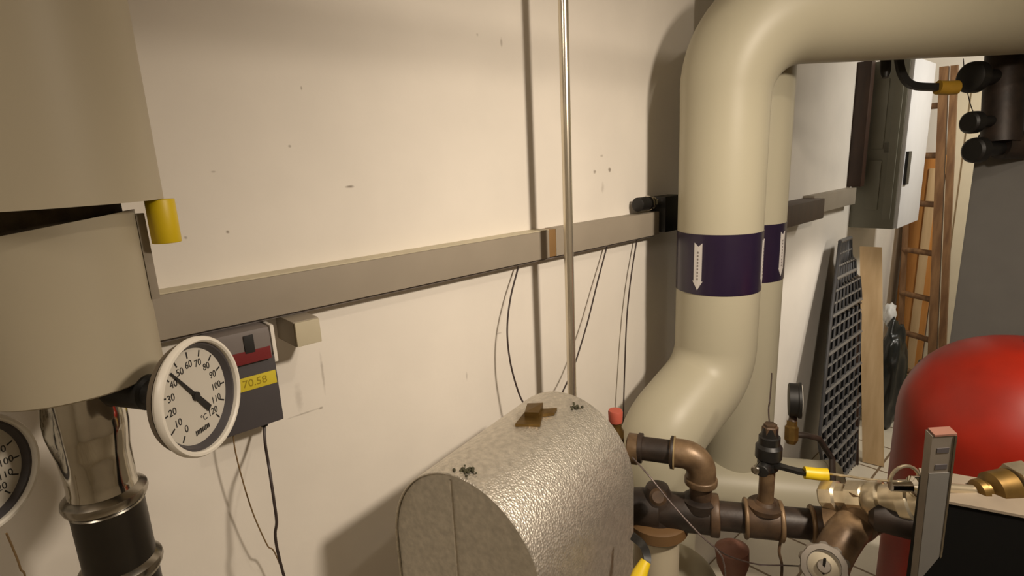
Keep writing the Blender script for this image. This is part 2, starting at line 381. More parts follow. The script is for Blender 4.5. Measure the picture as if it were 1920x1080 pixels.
def thermometer(c, nrm, up, R, label, stem_to):
    nrm = Vector(nrm).normalized(); v = (Vector(up) - nrm*Vector(up).dot(nrm)).normalized(); u = v.cross(nrm)
    t = thing('dial_thermometer', c, label, 'thermometer', 'dial thermometers on the heating pipes')
    bm = bm_(); lathe(bm, c - nrm*.013, nrm, [(0, R*.80), (.001, R*.90), (.003, R*.92), (.0058, R*.92)], 64); link('case', bm, M['case'], t)
    bm = bm_(); u2, v2, d2 = basis(nrm)
    pr = [(-.006, R*.93), (-.001, R), (.002, R), (.0042, R*.975), (.0045, R*.93), (.003, R*.905), (-.003, R*.895), (-.0035, R*.92)]
    loft(bm, [ringpts(c + d2*h, u2, v2, r, 72) for h, r in pr + pr[:1]], cap=False); link('bezel', bm, M['white_pl'], t)
    bm = bm_(); loft(bm, [ringpts(c + d2*h, u2, v2, r, 72) for h, r in ((-.0045, R*.905), (.000, R*.90), (.0, R*.86), (-.0055, R*.80))], cap=False); link('inner_ring', bm, M['ctrl'], t)
    bm = bm_(); lathe(bm, c - nrm*.0065, nrm, [(0, R*.85), (.0012, R*.85)], 64); link('dial_face', bm, M['dial'], t)
    o = c - nrm*.0052; items = []
    a0, a1 = math.radians(232), math.radians(-52)
    for k in range(13):
        a = a0 + (a1-a0)*k/12; items.append((str(k*10), R*.55*math.cos(a), R*.55*math.sin(a), R*.17, 0))
    items += [('°C', R*.10, -R*.44, R*.15, 0)]
    bm = text_mesh(items, o, u, v, nrm)
    for k in range(13):
        a = a0 + (a1-a0)*k/12; bar2(bm, o, u, v, nrm, R*.66*math.cos(a), R*.66*math.sin(a), R*.77*math.cos(a), R*.77*math.sin(a), R*.012, R*.012, 0, .0003)
    for k in range(9): bar2(bm, o, u, v, nrm, R*(-.16+.04*k), -R*.61, R*(-.135+.04*k), -R*.61, R*(.035 if k % 3 else .048), R*.04, 0, .0003)
    link('scale_markings', bm, M['ink'], t, smooth=False)
    bm = bm_(); a = math.radians(128)
    ca, sa = math.cos(a), math.sin(a)
    bar2(bm, o, u, v, nrm, -R*.42*ca, -R*.42*sa, R*.02*ca, R*.02*sa, R*.055, R*.045, .001, .0017)
    bar2(bm, o, u, v, nrm, 0, 0, R*.72*ca, R*.72*sa, R*.035, R*.014, .001, .0017)
    lathe(bm, o, nrm, [(0, R*.075), (.0026, R*.07), (.003, R*.03)], 20); link('pointer', bm, M['ink'], t)
    if stem_to is not None:
        s0 = c - nrm*.016; s1 = Vector(stem_to)
        bm = bm_(); d = (s1 - s0); lathe(bm, s0, d, [(0, .017), (.018, .0165), (.020, .013), (.034, .013), (.036, .016), (d.length*.85, .016), (d.length, .015)], 24)
        link('stem', bm, M['black'], t)
    return t
Rd = .0525
c1 = P(376, 742, .485)
thermometer(c1, (.75, .66, 0.04), (-.02, 0, 1), Rd, 'white-rimmed dial thermometer in front of the charcoal controller, whole dial in view', (px_, py_ + .01, c1.z + .004))
c2 = P(-46, 893, .470)
thermometer(c2, (.78, .63, 0.04), (-.02, 0, 1), Rd, 'white-rimmed dial thermometer cut off by the left edge of the photo', c2 - Vector((.78, .63, 0))*.075)
# the pipe the second dial is screwed to (left of the frame)
s2 = c2 - Vector((.78, .63, 0))*.085
bm = bm_(); cyl(bm, (s2.x, s2.y, RF), (s2.x, s2.y, RC), .022, 32)
tag(link('steel_pipe', bm, M['chrome'], None), 'bare steel pipe behind the cut-off thermometer, beyond the left edge', 'pipe')

# ------------------------------------------------------------------ trunking on the wall
zt1, zt0 = H - .170, H - .241
tr = thing('cable_trunking', (0, 1.0, zt0), 'long grey plastic cable trunking running along the white left wall', 'trunking')
yj = onX(1030, 455, .04).y; yj2 = onX(1043, 452, .04).y; ye = onX(1236, 415, .04).y
def tbox(name, y0, y1, m_, ex=0.0, z0=zt0, z1=zt1, par=tr, xd=.04):
    bm = bm_(); box(bm, (0.0, y0, z0 - ex), (xd + ex, y1, z1 + ex), .0015); return link(name, bm, m_, par)
tbox('trunking_length', Y0 + .3, yj, M['trunk']); tbox('trunking_length', yj2, ye, M['trunk'])
tbox('joint_strip', yj, yj2, M['trunk_seam'], -.001)
bm = bm_(); box(bm, (0, Y0 + .3, zt1 - .001), (.0415, yj - .002, zt1 + .0012), .0004); link('lid_edge', bm, M['tan_box'], tr)
bm = bm_(); box(bm, (0, Y0 + .3, zt0 - .006), (.030, ye - .01, zt0 + .001), .0004); link('lower_lip', bm, M['ctrl_light'], tr)
# trunking behind the pipes
t2 = thing('cable_trunking', (0, 2.8, H - .35), 'shorter shaded trunking on the left wall between the clad pipes and the wall cabinet', 'trunking')
pa = onX(1478, 400, .05); pb = onX(1525, 398, .05); pc = onX(1602, 372, .05)
bm = bm_(); box(bm, (0, pa.y - .25, H - .315), (.095, pb.y, H - .225), .003); link('end_box', bm, M['darkwood'], t2)  # dark brown stands in for the shade on this trunking end
bm = bm_(); box(bm, (0, pb.y, H - .300), (.05, pc.y + .02, H - .215), .002); link('trunking_length', bm, M['trunk'], t2)

# black clamp with steel bolt at the end of the trunking
cl = thing('pipe_clamp', (0.05, ye, zt1), 'black pipe bracket with shiny bolt at the end of the long trunking', 'bracket')
p0 = onX(1232, 400, .05); p1 = onX(1272, 400, .12)
bm = bm_(); box(bm, (0, ye + .003, H - .235), (.06, ye + .11, H - .125), .004); link('bracket_body', bm, M['black'], cl)
pr_ = onX(1203, 378, .05); pe = Vector((.05, ye + .02, pr_.z))
bm = bm_(); lathe(bm, Vector((.035, pr_.y, H - .140)), (0, 1, 0), [(0, .018), (.002, .021), (.045, .021), (.047, .017)], 24); link('rubber_stud', bm, M['black'], cl)
bm = bm_(); y_ = pr_.y + .047
lathe(bm, Vector((.035, y_, H - .140)), (0, 1, 0), [(0, .010), (.004, .010), (.005, .023), (.012, .023), (.013, .010), (.022, .010), (.023, .020), (.030, .020), (.031, .009), (.10, .009)], 24)
link('steel_bolt', bm, M['chrome'], cl)

# ------------------------------------------------------------------ controller, junction box, wires at the left
ct = thing('controller_box', (0, .26, H - .42), 'charcoal wall controller with yellow label and red window under the trunking', 'controller')
y0c, y1c = .198, .298
bm = bm_(); box(bm, (0, y0c, H - .420), (.062, y1c, H - .300), .004); link('housing', bm, M['ctrl'], ct)
bm = bm_(); box(bm, (0, y0c, H - .302), (.070, y1c - .004, H - .247), .010); link('cover', bm, M['ctrl_light'], ct)
bm = bm_(); box(bm, (.060, y0c + .02, H - .302), (.0712, y1c - .008, H - .281), .001); link('red_window', bm, M['redglass'], ct)
bm = bm_(); box(bm, (.068, y1c - .048, H - .285), (.0722, y1c - .032, H - .255), .002, ); link('slot', bm, M['ink'], ct)
bm = bm_(); box(bm, (.060, y0c + .015, H - .350), (.0632, y1c - .003, H - .327), .0004)
lb = link('label', bm, M['yellow_label'], ct)
bm = text_mesh([('70.58', 0, 0, .018, 0)], Vector((.0633, (y0c+y1c)/2 + .012, H - .3385)), Vector((0, 1, 0)), Vector((0, 0, 1)), Vector((1, 0, 0))); link('label_print', bm, M['yellow_dark'], lb, smooth=False)
bm = bm_(); box(bm, (0, y1c, H - .315), (.058, y1c + .006, H - .250), .001); link('lit_side_strip', bm, M['white_pl'], ct)  # white strip: light on the controller's right side, given as colour
bm = bm_(); cyl(bm, (.035, .272, H - .418), (.035, .272, H - .432), .006); link('cable_gland', bm, M['black'], ct)
jb = thing('junction_box', (0, .36, H - .29), 'small ivory junction box right of the controller, tucked under the trunking', 'box')
yb0 = .328; yb1 = onX(600, 610, .085).y
bm = bm_(); box(bm, (0, yb0, H - .292), (.082, yb1, H - .2475), .002); link('box_body', bm, M['trunk'], jb)  # grey instead of ivory: shade of the box side put into the colour
bm = bm_(); box(bm, (.082, yb0 + .001, H - .291), (.088, yb1 - .001, H - .2485), .002); link('lid', bm, M['tan_box'], jb)

def wire(name, pts, r, m_, label, cat='cable', group=None, n=8):
    bm = bm_(); tube(bm, smooth_path(pts, 10), r, n); return tag(link(name, bm, m_), label, cat, group)
wire('power_cable', [Vector((.035, .272, H - .43)), onX(497, 830, .055), onX(505, 880, .10), onX(518, 970, .12), onX(531, 1075, .12), Vector((.12, .30, .55)), Vector((.12, .31, .0))], .0024, M['cable'], 'dark cable dropping from the bottom of the charcoal controller')
wire('sensor_wire', [onX(436, 790, .05), onX(442, 850, .05), onX(470, 950, .05), onX(500, 1020, .05), onX(532, 1078, .045), Vector((.045, .32, .55)), Vector((.06, .33, .0))], .0012, M['cable_tan'], 'thin tan sensor wire hanging left of the controller cable')
wire('sensor_wire', [P(12, 1000, .46), P(25, 1030, .47), P(38, 1065, .48), P(50, 1120, .5), P(52, 1400, .6)], .0008, M['cable_tan'], 'thin tan wire hanging below the cut-off thermometer')
wire('loop_wire', [onX(972, 500, .02), onX(957, 560, .03), onX(951, 620, .045), onX(957, 680, .06), onX(972, 735, .075), onX(986, 765, .09), onX(1000, 800, .10)], .0022, M['cable'], 'dark bowed wire from the trunking to the brass bracket, left of the steel conduit', 'wire')
wire('loop_wire', [onX(1138, 462, .02), onX(1120, 530, .028), onX(1100, 610, .04), onX(1075, 690, .055), onX(1055, 735, .07), onX(1040, 775, .09)], .0022, M['cable'], 'dark straight slanting wire passing behind the steel conduit', 'wire')
wire('loop_wire', [onX(1194, 450, .02), onX(1183, 520, .025), onX(1175, 600, .03), onX(1171, 700, .04), onX(1168, 800, .05)], .0022, M['cable'], 'dark nearly vertical wire dropping behind the insulated pipe bend', 'wire')

# ------------------------------------------------------------------ steel conduit
rx, ry = .134, .971
bm = bm_(); cyl(bm, (rx, ry, 0.0), (rx, ry, NC), .0112, 28)
cd = thing('steel_conduit', (rx, ry, H - .49), 'slim shiny vertical steel conduit rising just behind the aluminium-clad housing', 'pipe')
link('conduit_tube', bm, M['conduit'], cd)

# ------------------------------------------------------------------ aluminium clad housing (heat exchanger jacket)
cx, cy, yaw, L_, R_h, hh, Zt = .342, .457, .242, .365, .156, .172, H - .484
ax = Vector((-math.sin(yaw), math.cos(yaw), 0)); sd = Vector((math.cos(yaw), math.sin(yaw), 0))
tank = thing('clad_heat_exchanger', (cx, cy, .35), 'D-shaped housing clad in embossed aluminium sheet beside the left wall', 'housing')
def dprof(off, R, h, zt, zb=.35, n=40):
    o = Vector((cx, cy, 0)) + ax*off
    pts = [o - sd*R + Vector((0, 0, zb))]
    pts += [o - sd*R*math.cos(PI*k/n) + Vector((0, 0, zt - h + h*math.sin(PI*k/n))) for k in range(n+1)]
    pts += [o + sd*R + Vector((0, 0, zb))]
    return pts
bm = bm_(); loft(bm, [dprof(s, R_h, hh, Zt) for s in (0, .01, .1, .2, .3, .36, L_)], cap=False, closed=False)
loft(bm, [dprof(s, R_h-.003, hh-.003, Zt-.003) for s in (0, .1, .36, L_)], cap=False, closed=False)
loft(bm, [dprof(s, R, h, z) for s, R, h, z in ((0, R_h, hh, Zt), (-.0015, R_h-.0015, hh-.0015, Zt-.0015), (0, R_h-.003, hh-.003, Zt-.003))], cap=False, closed=False)
link('shell', bm, M['stucco'], tank, ang=.9)
def halfpanel(s0, a0, a1, dx0_=0.0):
    o = Vector((cx, cy, 0)) + ax*s0; pts = []
    R, h, zt = R_h - .004, hh - .004, Zt - .004; n = 24
    for k in range(n+1):
        t = a0 + (a1-a0)*k/n
        pts.append(o - sd*R*math.cos(t) + Vector((0, 0, zt - h + h*math.sin(t))))
    return pts
seam = -.012
ts = math.acos(-seam/(R_h-.004))
bm = bm_(); o = Vector((cx, cy, 0))
l = halfpanel(.004, 0, ts); l = [l[0]*1 - Vector((0, 0, l[0].z - .35))] + l + [Vector((l[-1].x, l[-1].y, .35))]
extrude_poly(bm, l, ax*.003); link('end_panel', bm, M['stucco_end'], tank, ang=.9)
r_ = halfpanel(.0015, ts, PI); r_ = [Vector((r_[0].x, r_[0].y, .35))] + r_ + [Vector((r_[-1].x, r_[-1].y, .35))]
bm = bm_(); extrude_poly(bm, r_, ax*.003); link('end_panel', bm, M['stucco_end'], tank, ang=.9)
bm = bm_(); rr = halfpanel(L_ - .004, 0, PI); rr = [Vector((rr[0].x, rr[0].y, .35))] + rr + [Vector((rr[-1].x, rr[-1].y, .35))]
extrude_poly(bm, rr, ax*.003); link('end_panel', bm, M['stucco_end'], tank, ang=.9)
bm = bm_()
sp = r_[1:2][0]; box(bm, (sp.x - .003, sp.y - .003, .35), (sp.x + .001, sp.y + .001, Zt - .012)); link('panel_seam', bm, M['stucco'], tank)
for sx in (-1, 1):
    for s in (.05, L_ - .05):
        q = o + ax*s + sd*sx*(R_h - .03); bm = bm_(); box(bm, (q.x - .015, q.y - .015, TF), (q.x + .015, q.y + .015, .352)); link('support_leg', bm, M['dark_steel'], tank)
def top_pt(s, a):   # point on the shell: s along the axis, a = angle (pi/2 top)
    return o + ax*s - sd*R_h*math.cos(a) + Vector((0, 0, Zt - hh + hh*math.sin(a)))
# brass bracket plate lying on the shell
br_ = thing('brass_bracket', top_pt(.30, 1.25), 'tarnished brass bracket lying on top of the aluminium housing', 'bracket')
def patch(uv, h, thick):
    pts = [top_pt(s, a) + Vector((0, 0, h)) for s, a in uv]; bm = bm_(); extrude_poly(bm, pts, (0, 0, thick)); return bm
def spx(px, py):   # point of the shell under a line of sight: top surface solved by search
    best = None
    for i in range(60):
        for j in range(60):
            s = -.02 + .40*i/59; a = .4 + 1.8*j/59; q = top_pt(s, a) - CAM
            z = q.dot(fwd); X_ = 960 + F*q.dot(right)/z; Y_ = 540 + F*q.dot(down)/z
            e = (X_-px)**2 + (Y_-py)**2
            if best is None or e < best[0]: best = (e, s, a)
    return best[1], best[2]
uv = [spx(965, 800), spx(985, 775), spx(1010, 772), spx(1045, 772), spx(1040, 780), spx(1016, 784), spx(1014, 803)]
link('bracket_plate', patch(uv, .001, .006), M['brass'], br_, smooth=False)
uv2 = [spx(984, 788), spx(990, 770), spx(1018, 768), spx(1012, 788)]
link('bracket_block', patch(uv2, .004, .012), M['brass'], br_, smooth=False)
for k, (x_, y_) in enumerate(((878, 882), (1076, 764))):
    s, a = spx(x_, y_); q = top_pt(s, a); bm = bm_()
    for j in range(26):
        d = Vector((random.gauss(0, .009), random.gauss(0, .006), 0)); p_ = q + d + Vector((0, 0, .0015))
        t_ = bmesh.ops.create_icosphere(bm, subdivisions=1, radius=random.uniform(.0015, .0035), matrix=Matrix.Translation(p_))
    tag(link('lint_clump', bm, M['dust']), ('dark clump of lint on the front edge of the aluminium housing', 'grey mastic and lint around the foot of the steel conduit')[k], 'lint', kind='stuff')

# ------------------------------------------------------------------ big cream pipes
RJ = .0975
pA = Vector((.36, 1.262, 0)); hd = Vector((.665, .745, 0)).normalized()
zH = H + .303
pipeA = thing('clad_pipe', (pA.x, pA.y, .3), 'large cream PVC-clad pipe with elbow above and offset bend below, nearest the camera', 'pipe', 'cream clad pipes')
end = pA + hd * 2.5
LOW = Vector((.325, 1.055, 0))
# upper run and elbow
bm = bm_()
path = fillet([end + Vector((0, 0, zH)), pA + Vector((0, 0, zH)), pA + Vector((0, 0, H - .35))], [.175], 20)
kk = path[-1]; path = path[:-1] + [path[-2].lerp(kk, q_) for q_ in (.1, .2, .3, .4, .5, .75)] + [kk]
rads = []
for p_ in path:
    t = min(1, max(0, (p_.z - (H + .12)) / .18)); rads.append(RJ + .018*t)
tube(bm, path, rads, 56); link('upper_run', bm, M['jacket'], pipeA, ang=.5)
# S bend (offset) below
bm = bm_()
path = fillet([pA + Vector((0, 0, H - .35)), pA + Vector((0, 0, H - .535)), LOW + Vector((0, 0, H - .665)), LOW + Vector((0, 0, .9)), ], [.13, .13], 16)
tube(bm, path, RJ, 56); link('offset_bend', bm, M['jacket'], pipeA, ang=.8)
bm = bm_(); cyl(bm, (LOW.x, LOW.y, PF), (LOW.x, LOW.y, .9), RJ - .001, 48); link('lower_run', bm, M['jacket'], pipeA)
def band(c, z0, z1, R, par, arrows):
    bm = bm_(); lathe(bm, Vector((c.x, c.y, z0)), (0, 0, 1), [(0, R-.002), (0, R+.0012), (z1-z0, R+.0012), (z1-z0, R-.002)], 64)
    bd = link('purple_band', bm, M['purple'], par); bd['label'] = 'purple identification band with white arrows'
    for ang_ in arrows:
        bm = bm_(); h = z1 - z0; zc = (z0+z1)/2; hw = .0095
        outl = [(-hw, h*.36), (0, h*.30), (hw, h*.36), (hw, -h*.27), (hw*1.3, -h*.27), (0, -h*.42), (-hw*1.3, -h*.27), (-hw, -h*.27)]
        f_ = lambda x, z, r: Vector((c.x + r*math.cos(ang_ + x/R), c.y + r*math.sin(ang_ + x/R), zc + z))
        loft(bm, [[f_(x, z, R+.001) for x, z in outl], [f_(x, z, R+.0022) for x, z in outl]])
        link('flow_arrow', bm, M['arrow'], bd, smooth=False)
        bm = bm_()
        for k in range(9):
            z = h*(.22 - .055*k); ww = .0016
            loft(bm, [[f_(x, zz, r) for x, zz in ((-ww, z), (ww, z), (ww, z - h*.03), (-ww, z - h*.03))] for r in (R+.002, R+.0026)])
        link('arrow_print', bm, M['ctrl_light'], bd, smooth=False)
a_cam = math.atan2(-pA.y, 1 - pA.x)          # direction of the camera seen from the pipe
zb1 = (onX(1347, 440, 0) - CAM); 
def z_at(c, R, px, py):
    r = ray(px, py); d = math.hypot(1 - c.x, c.y) - R; return H + r.z * d / math.hypot(r.x, r.y)
band(pA, z_at(pA, RJ, 1347, 556), z_at(pA, RJ, 1347, 441), RJ, pipeA, [a_cam - math.asin(.45), a_cam + math.radians(78)])
# second pipe straight down onto the horizontal header
pB = Vector((.335, 1.464, 0)); RB = .095
zC_ = H - .955
pipeB = thing('clad_pipe', (pB.x, pB.y, zC_), 'cream PVC-clad pipe directly behind the bent one, straight down to the header', 'pipe', 'cream clad pipes')
bm = bm_(); cyl(bm, (pB.x, pB.y, zC_ + .03), (pB.x, pB.y, H + .45), RB, 56); link('vertical_run', bm, M['jacket'], pipeB)
bm = bm_(); tube(bm, fillet([Vector((pB.x, pB.y, H + .44)), Vector((pB.x, pB.y, H + .62)), Vector((pB.x, pB.y, H + .62)) + hd*2.55], [.17], 14), RB, 48); link('upper_elbow', bm, M['jacket'], pipeB)
a_b = math.atan2(-pB.y, 1 - pB.x)
band(pB, z_at(pB, RB, 1445, 533), z_at(pB, RB, 1445, 423), RB, pipeB, [a_b + math.radians(62)])
# horizontal header
hdir = Vector((.835, .55, 0)).normalized()
hc = Vector((.372, 1.438, zC_))
e1 = hc + hdir * .245; e0 = hc - hdir * .10
hdr = thing('clad_header_pipe', hc, 'short horizontal cream clad header pipe with flat end cap, behind the brown pipework', 'pipe')
bm = bm_(); lathe(bm, e0, hdir, [(0, .09), (.004, .0955), ((e1-e0).length - .004, .0955), ((e1-e0).length, .092)], 56); link('header_jacket', bm, M['jacket'], hdr)
bm = bm_(); lathe(bm, e1 - hdir*.03, hdir, [(0, .0955), (0, .0975), (.03, .0975), (.034, .093), (.034, .01)], 56); link('end_cap', bm, M['jacket'], hdr)
# blue cap and foil behind the bend
bc = P(1345, 803, 1.62); bm = bm_(); cyl(bm, (0, bc.y, bc.z), (bc.x*.35, bc.y, bc.z), .03, 20, .003)
b0 = onX(1340, 800, .03)
bm.free(); bm = bm_(); box(bm, (0, b0.y - .12, b0.z - .05), (.03, b0.y + .10, b0.z + .06), .006)
fb = thing('wall_socket', (0, b0.y, b0.z), 'small grey wall box with blue insert glimpsed behind the pipe bend', 'socket')
link('socket_body', bm, M['bluegrey'], fb)
bm = bm_(); box(bm, (.03, b0.y - .03, b0.z - .03), (.036, b0.y + .05, b0.z + .02), .003); link('blue_insert', bm, M['blue'], fb)

# ------------------------------------------------------------------ brown iron pipework
def seg_pts(a, b, n=2): return [a.lerp(b, i/(n-1)) for i in range(n)]
mf = thing('iron_pipe_manifold', P(1400, 975, 1.20), 'brown iron pipe manifold with tees, elbow and risers in front of the cream header', 'pipework')
mA = P(1150, 948, 1.27); mB = P(1575, 988, 1.14); md = (mB - mA).normalized()
def mpt(px):  # point on the manifold axis under image column px (plan geometry)
    lo, hi = 0.0, 1.0
    for _ in range(40):
        m_ = (lo+hi)/2; q = mA.lerp(mB, m_) - CAM; X_ = 960 + F*q.dot(right)/q.dot(fwd)
        if X_ < px: lo = m_
        else: hi = m_
    return mA.lerp(mB, lo)
def mcyl(name, x0, x1, r, m_, par=mf, bev=.003):
    bm = bm_(); cyl(bm, mpt(x0), mpt(x1), r, 32, bev); return link(name, bm, m_, par)
mcyl('pipe_length', 1160, 1570, .031, M['iron_dark'])
mcyl('tee', 1225, 1342, .042, M['iron_dark']); mcyl('tee_collar', 1330, 1348, .046, M['iron'])
mcyl('tee', 1398, 1462, .039, M['iron']); mcyl('tee_collar', 1394, 1402, .043, M['iron_light']); mcyl('tee_collar', 1459, 1468, .043, M['iron_light'])
mcyl('coupling', 1520, 1566, .037, M['iron']); mcyl('tee_collar', 1518, 1526, .040, M['iron_light'])
# riser 1 with elbow back to the housing
up = Vector((0, 0, 1))
r1 = mpt(1312); top1 = P(1312, 842, 1.215); top1 = Vector((r1.x, r1.y, top1.z))
eL = P(1190, 838, 1.235)
eL.z = top1.z
bm = bm_(); lathe(bm, r1 + up*.02, up, [(0, .040), (.018, .038), (.022, .030)], 28); link('tee_branch', bm, M['iron_dark'], mf)
bm = bm_(); cyl(bm, r1 + up*.03, top1 - up*.03, .0235, 28); link('riser', bm, M['iron'], mf)
bm = bm_(); tube(bm, fillet([top1 - up*.058, top1, top1 + (eL-top1).normalized()*.066], [.038], 12), .031, 28); link('elbow', bm, M['iron_light'], mf)
bm = bm_(); cyl(bm, top1 - up*.066, top1 - up*.050, .0345, 28, .003); link('elbow_collar', bm, M['iron_light'], mf)
dL = (eL - top1).normalized(); LL = (eL - top1).length
bm = bm_(); lathe(bm, top1 + dL*.056, dL, [(0, .034), (.003, .0355), (.008, .0355), (.009, .026), (.068, .026), (.069, .033), (.078, .033), (.079, .026)], 28); link('nipple', bm, M['iron_dark'], mf)
bm = bm_(); lathe(bm, top1 + dL*.130, dL, [(0, .026), (LL-.128, .026)], 28); link('nipple', bm, M['iron'], mf)
bm = bm_(); lathe(bm, eL + dL*.002 - Vector((0, 0, .004)), -dL, [(-.015, .026), (-.012, .034), (.010, .034), (.013, .028)], 28); link('union_nut', bm, M['iron_light'], mf)
# thin collar edges
bm = bm_(); lathe(bm, top1 + dL*.055, dL, [(0, .0335), (.001, .0362), (.003, .0362), (.004, .034)], 28); link('thread_edge', bm, M['thread'], mf)

# red cap beside the housing
rc = P(1154, 792, 1.25)
rcap = thing('red_cap_plug', rc, 'small faded red plastic cap between aluminium housing and pipe bend', 'cap')
bm = bm_(); lathe(bm, rc, up, [(-.02, .012), (0, .013), (.002, .0155), (.026, .0165), (.030, .015)], 24); link('cap', bm, M['redcap'], rcap)
bm = bm_(); lathe(bm, rc, -up, [(0, .014), (.012, .014), (.02, .019), (.05, .019), (.09, .02)], 24); link('vent_body', bm, M['brass'], rcap)

# riser 2: ball valve with black top
r2 = mpt(1433)
def zcol(base, px, py):   # height on a vertical axis through base seen at image row py
    r = ray(px, py); d = math.hypot(base.x - CAM.x, base.y - CAM.y); return H + r.z*d/math.hypot(r.x, r.y)
z_ = lambda py: zcol(r2, 1440, py)
bm = bm_(); lathe(bm, Vector((r2.x, r2.y, r2.z + .028)), up, [(0, .036), (.010, .036), (.014, .022), (.02, .018)], 28); link('tee_branch', bm, M['iron'], mf)
bm = bm_(); cyl(bm, Vector((r2.x, r2.y, r2.z + .03)), Vector((r2.x, r2.y, z_(880))), .0155, 24); link('riser', bm, M['iron_light'], mf)
bv = thing('ball_valve', Vector((r2.x, r2.y, z_(880))), 'black ball valve with yellow-gripped lever standing on the middle riser', 'valve')
bm = bm_(); zb = z_(880); zt_ = z_(800)
hgt = zt_ - zb
lathe(bm, Vector((r2.x, r2.y, zb)), up, [(0, .018), (.004, .021), (hgt*.25, .021), (hgt*.3, .026), (hgt*.55, .026), (hgt*.62, .021), (hgt*.78, .021), (hgt*.8, .017), (hgt, .014)], 6 if False else 24); link('valve_body', bm, M['black'], bv)
bm = bm_(); lathe(bm, Vector((r2.x, r2.y, zb + hgt*.82)), up, [(0, .016), (.018, .016), (.020, .013), (.024, .013)], 6); link('top_nut', bm, M['iron'], bv)
sv = Vector((r2.x, r2.y, z_(868))); sdv = (CAM - sv); sdv.z = 0; sdv.normalize(); lft = Vector((-right.x, -right.y, 0)).normalized()
bm = bm_(); cyl(bm, sv, sv + sdv*.035 + lft*.012, .013, 20, .002); link('lever_hub', bm, M['black'], bv)
bm = bm_(); cyl(bm, sv + lft*.014 + sdv*.01, sv + lft*.026 + sdv*.03, .009, 16, .002); link('stem_bolt', bm, M['steel'], bv)
def flat_bar(bm, pts, w_, t_, upv):
    rings = []
    pts = [Vector(p) for p in pts]
    for i, p_ in enumerate(pts):
        d = (pts[min(i+1, len(pts)-1)] - pts[max(i-1, 0)]).normalized(); s = d.cross(upv).normalized(); n_ = s.cross(d).normalized()
        rings.append([p_ + s*w_ + n_*t_, p_ - s*w_ + n_*t_, p_ - s*w_ - n_*t_, p_ + s*w_ - n_*t_])
    loft(bm, rings)
zz = 1.13
lev = [P(1440, 868, 1.15), P(1462, 874, zz), P(1490, 882, zz), P(1515, 887, zz)]
bm = bm_(); flat_bar(bm, smooth_path(lev, 5), .009, .0035, up); link('lever_arm', bm, M['black'], bv)
bm = bm_(); pth = [P(1508, 886, zz), P(1535, 889, zz-.005), P(1553, 890, zz-.01)]; tube(bm, smooth_path(pth, 4), .0125, 14); link('lever_grip', bm, M['yellow'], bv)
wire('capillary_rod', [P(1553, 888, 1.12), P(1590, 893, 1.09), P(1640, 900, 1.05), P(1728, 905, .98)], .0025, M['bronze'], 'thin pale rod running right from the yellow grip over the nickel fittings', 'rod')
wire('cable_tail', [Vector((r2.x, r2.y, zt_ - .004)), P(1441, 770, 1.21), P(1444, 745, 1.22), P(1447, 700, 1.30)], .0016, M['cable'], 'short dark wire standing up from the black ball valve', 'wire')

# pressure gauge seen edge-on
gz = 1.32
gt = thing('pressure_gauge', P(1485, 815, gz), 'small black pressure gauge seen edge-on with brass stem', 'gauge')
gc = P(1490, 750, gz); gn = (right*.80 - fwd*.35 + Vector((0, 0, .0))); gn.z = 0; gn.normalize(); gn = (gn + Vector((0,0,.04))).normalized()
bm = bm_(); lathe(bm, gc - gn*.014, gn, [(0, .036), (.002, .040), (.020, .040), (.022, .043), (.028, .043), (.028, .038)], 40); link('gauge_case', bm, M['black'], gt)
bm = bm_(); lathe(bm, gc + gn*.0135, gn, [(0, .038), (.002, .038)], 40); link('gauge_face', bm, M['white_pl'], gt)
gb = P(1484, 808, gz)
bm = bm_(); cyl(bm, gc - Vector((0, 0, .035)), Vector((gb.x, gb.y, gb.z + .02)), .009, 16); link('gauge_stem', bm, M['iron'], gt)
bm = bm_(); lathe(bm, P(1483, 832, gz), P(1485, 788, gz) - P(1483, 832, gz), [(0, .010), (.006, .013), (.010, .016), (.040, .016), (.044, .012), (.055, .012)], 8); link('brass_body', bm, M['brass'], gt)
bm = bm_(); tube(bm, [P(1486, 815, gz), P(1512, 816, gz), P(1535, 822, gz+.02), P(1560, 860, gz + .03), P(1562, 960, gz)], .0075, 16); link('siphon_pipe', bm, M['iron_dark'], gt)

# left end of the manifold: dark pump block
pb_ = thing('circulator_block', P(1225, 990, 1.22), 'dark iron valve block half hidden behind the aluminium housing', 'valve')
bm = bm_(); lathe(bm, mpt(1172) , md, [(0, .030), (.01, .044), (.04, .046), (.075, .046), (.08, .036)], 28); link('flange', bm, M['iron_dark'], pb_)
q = mpt(1232); 
bm = bm_(); lathe(bm, q + up*.01, -up, [(-.055, .012), (-.05, .024), (-.02, .036), (.03, .046), (.07, .046), (.10, .038)], 28); link('valve_body', bm, M['iron_dark'], pb_)
bm = bm_(); lathe(bm, P(1234, 932, 1.16), (CAM - P(1234, 932, 1.16)), [(0, .016), (.012, .018), (.02, .012)], 20); link('bolt_head', bm, M['iron'], pb_)
bm = bm_(); dq = P(1258, 1028, 1.19); lathe(bm, Vector((q.x, q.y, dq.z)), up, [(0, .062), (.006, .068), (.030, .068), (.034, .060)], 40); link('insulation_disc', bm, M['brown_disc'], pb_)
bm = bm_(); cyl(bm, (q.x, q.y, NF), (q.x, q.y, dq.z), .05, 32); link('lower_jacket', bm, M['jacket_grey'], pb_)
bm = bm_(); flat_bar(bm, smooth_path([P(1186, 1005, 1.02), P(1205, 1022, 1.0), P(1213, 1045, .98), P(1210, 1062, .97)], 5), .007, .003, fwd); link('lever_arm', bm, M['black'], pb_)
bm = bm_(); tube(bm, [P(1211, 1052, .972), P(1200, 1075, .965), P(1188, 1105, .955)], [.009, .013, .014], 14); link('lever_grip', bm, M['yellow'], pb_)
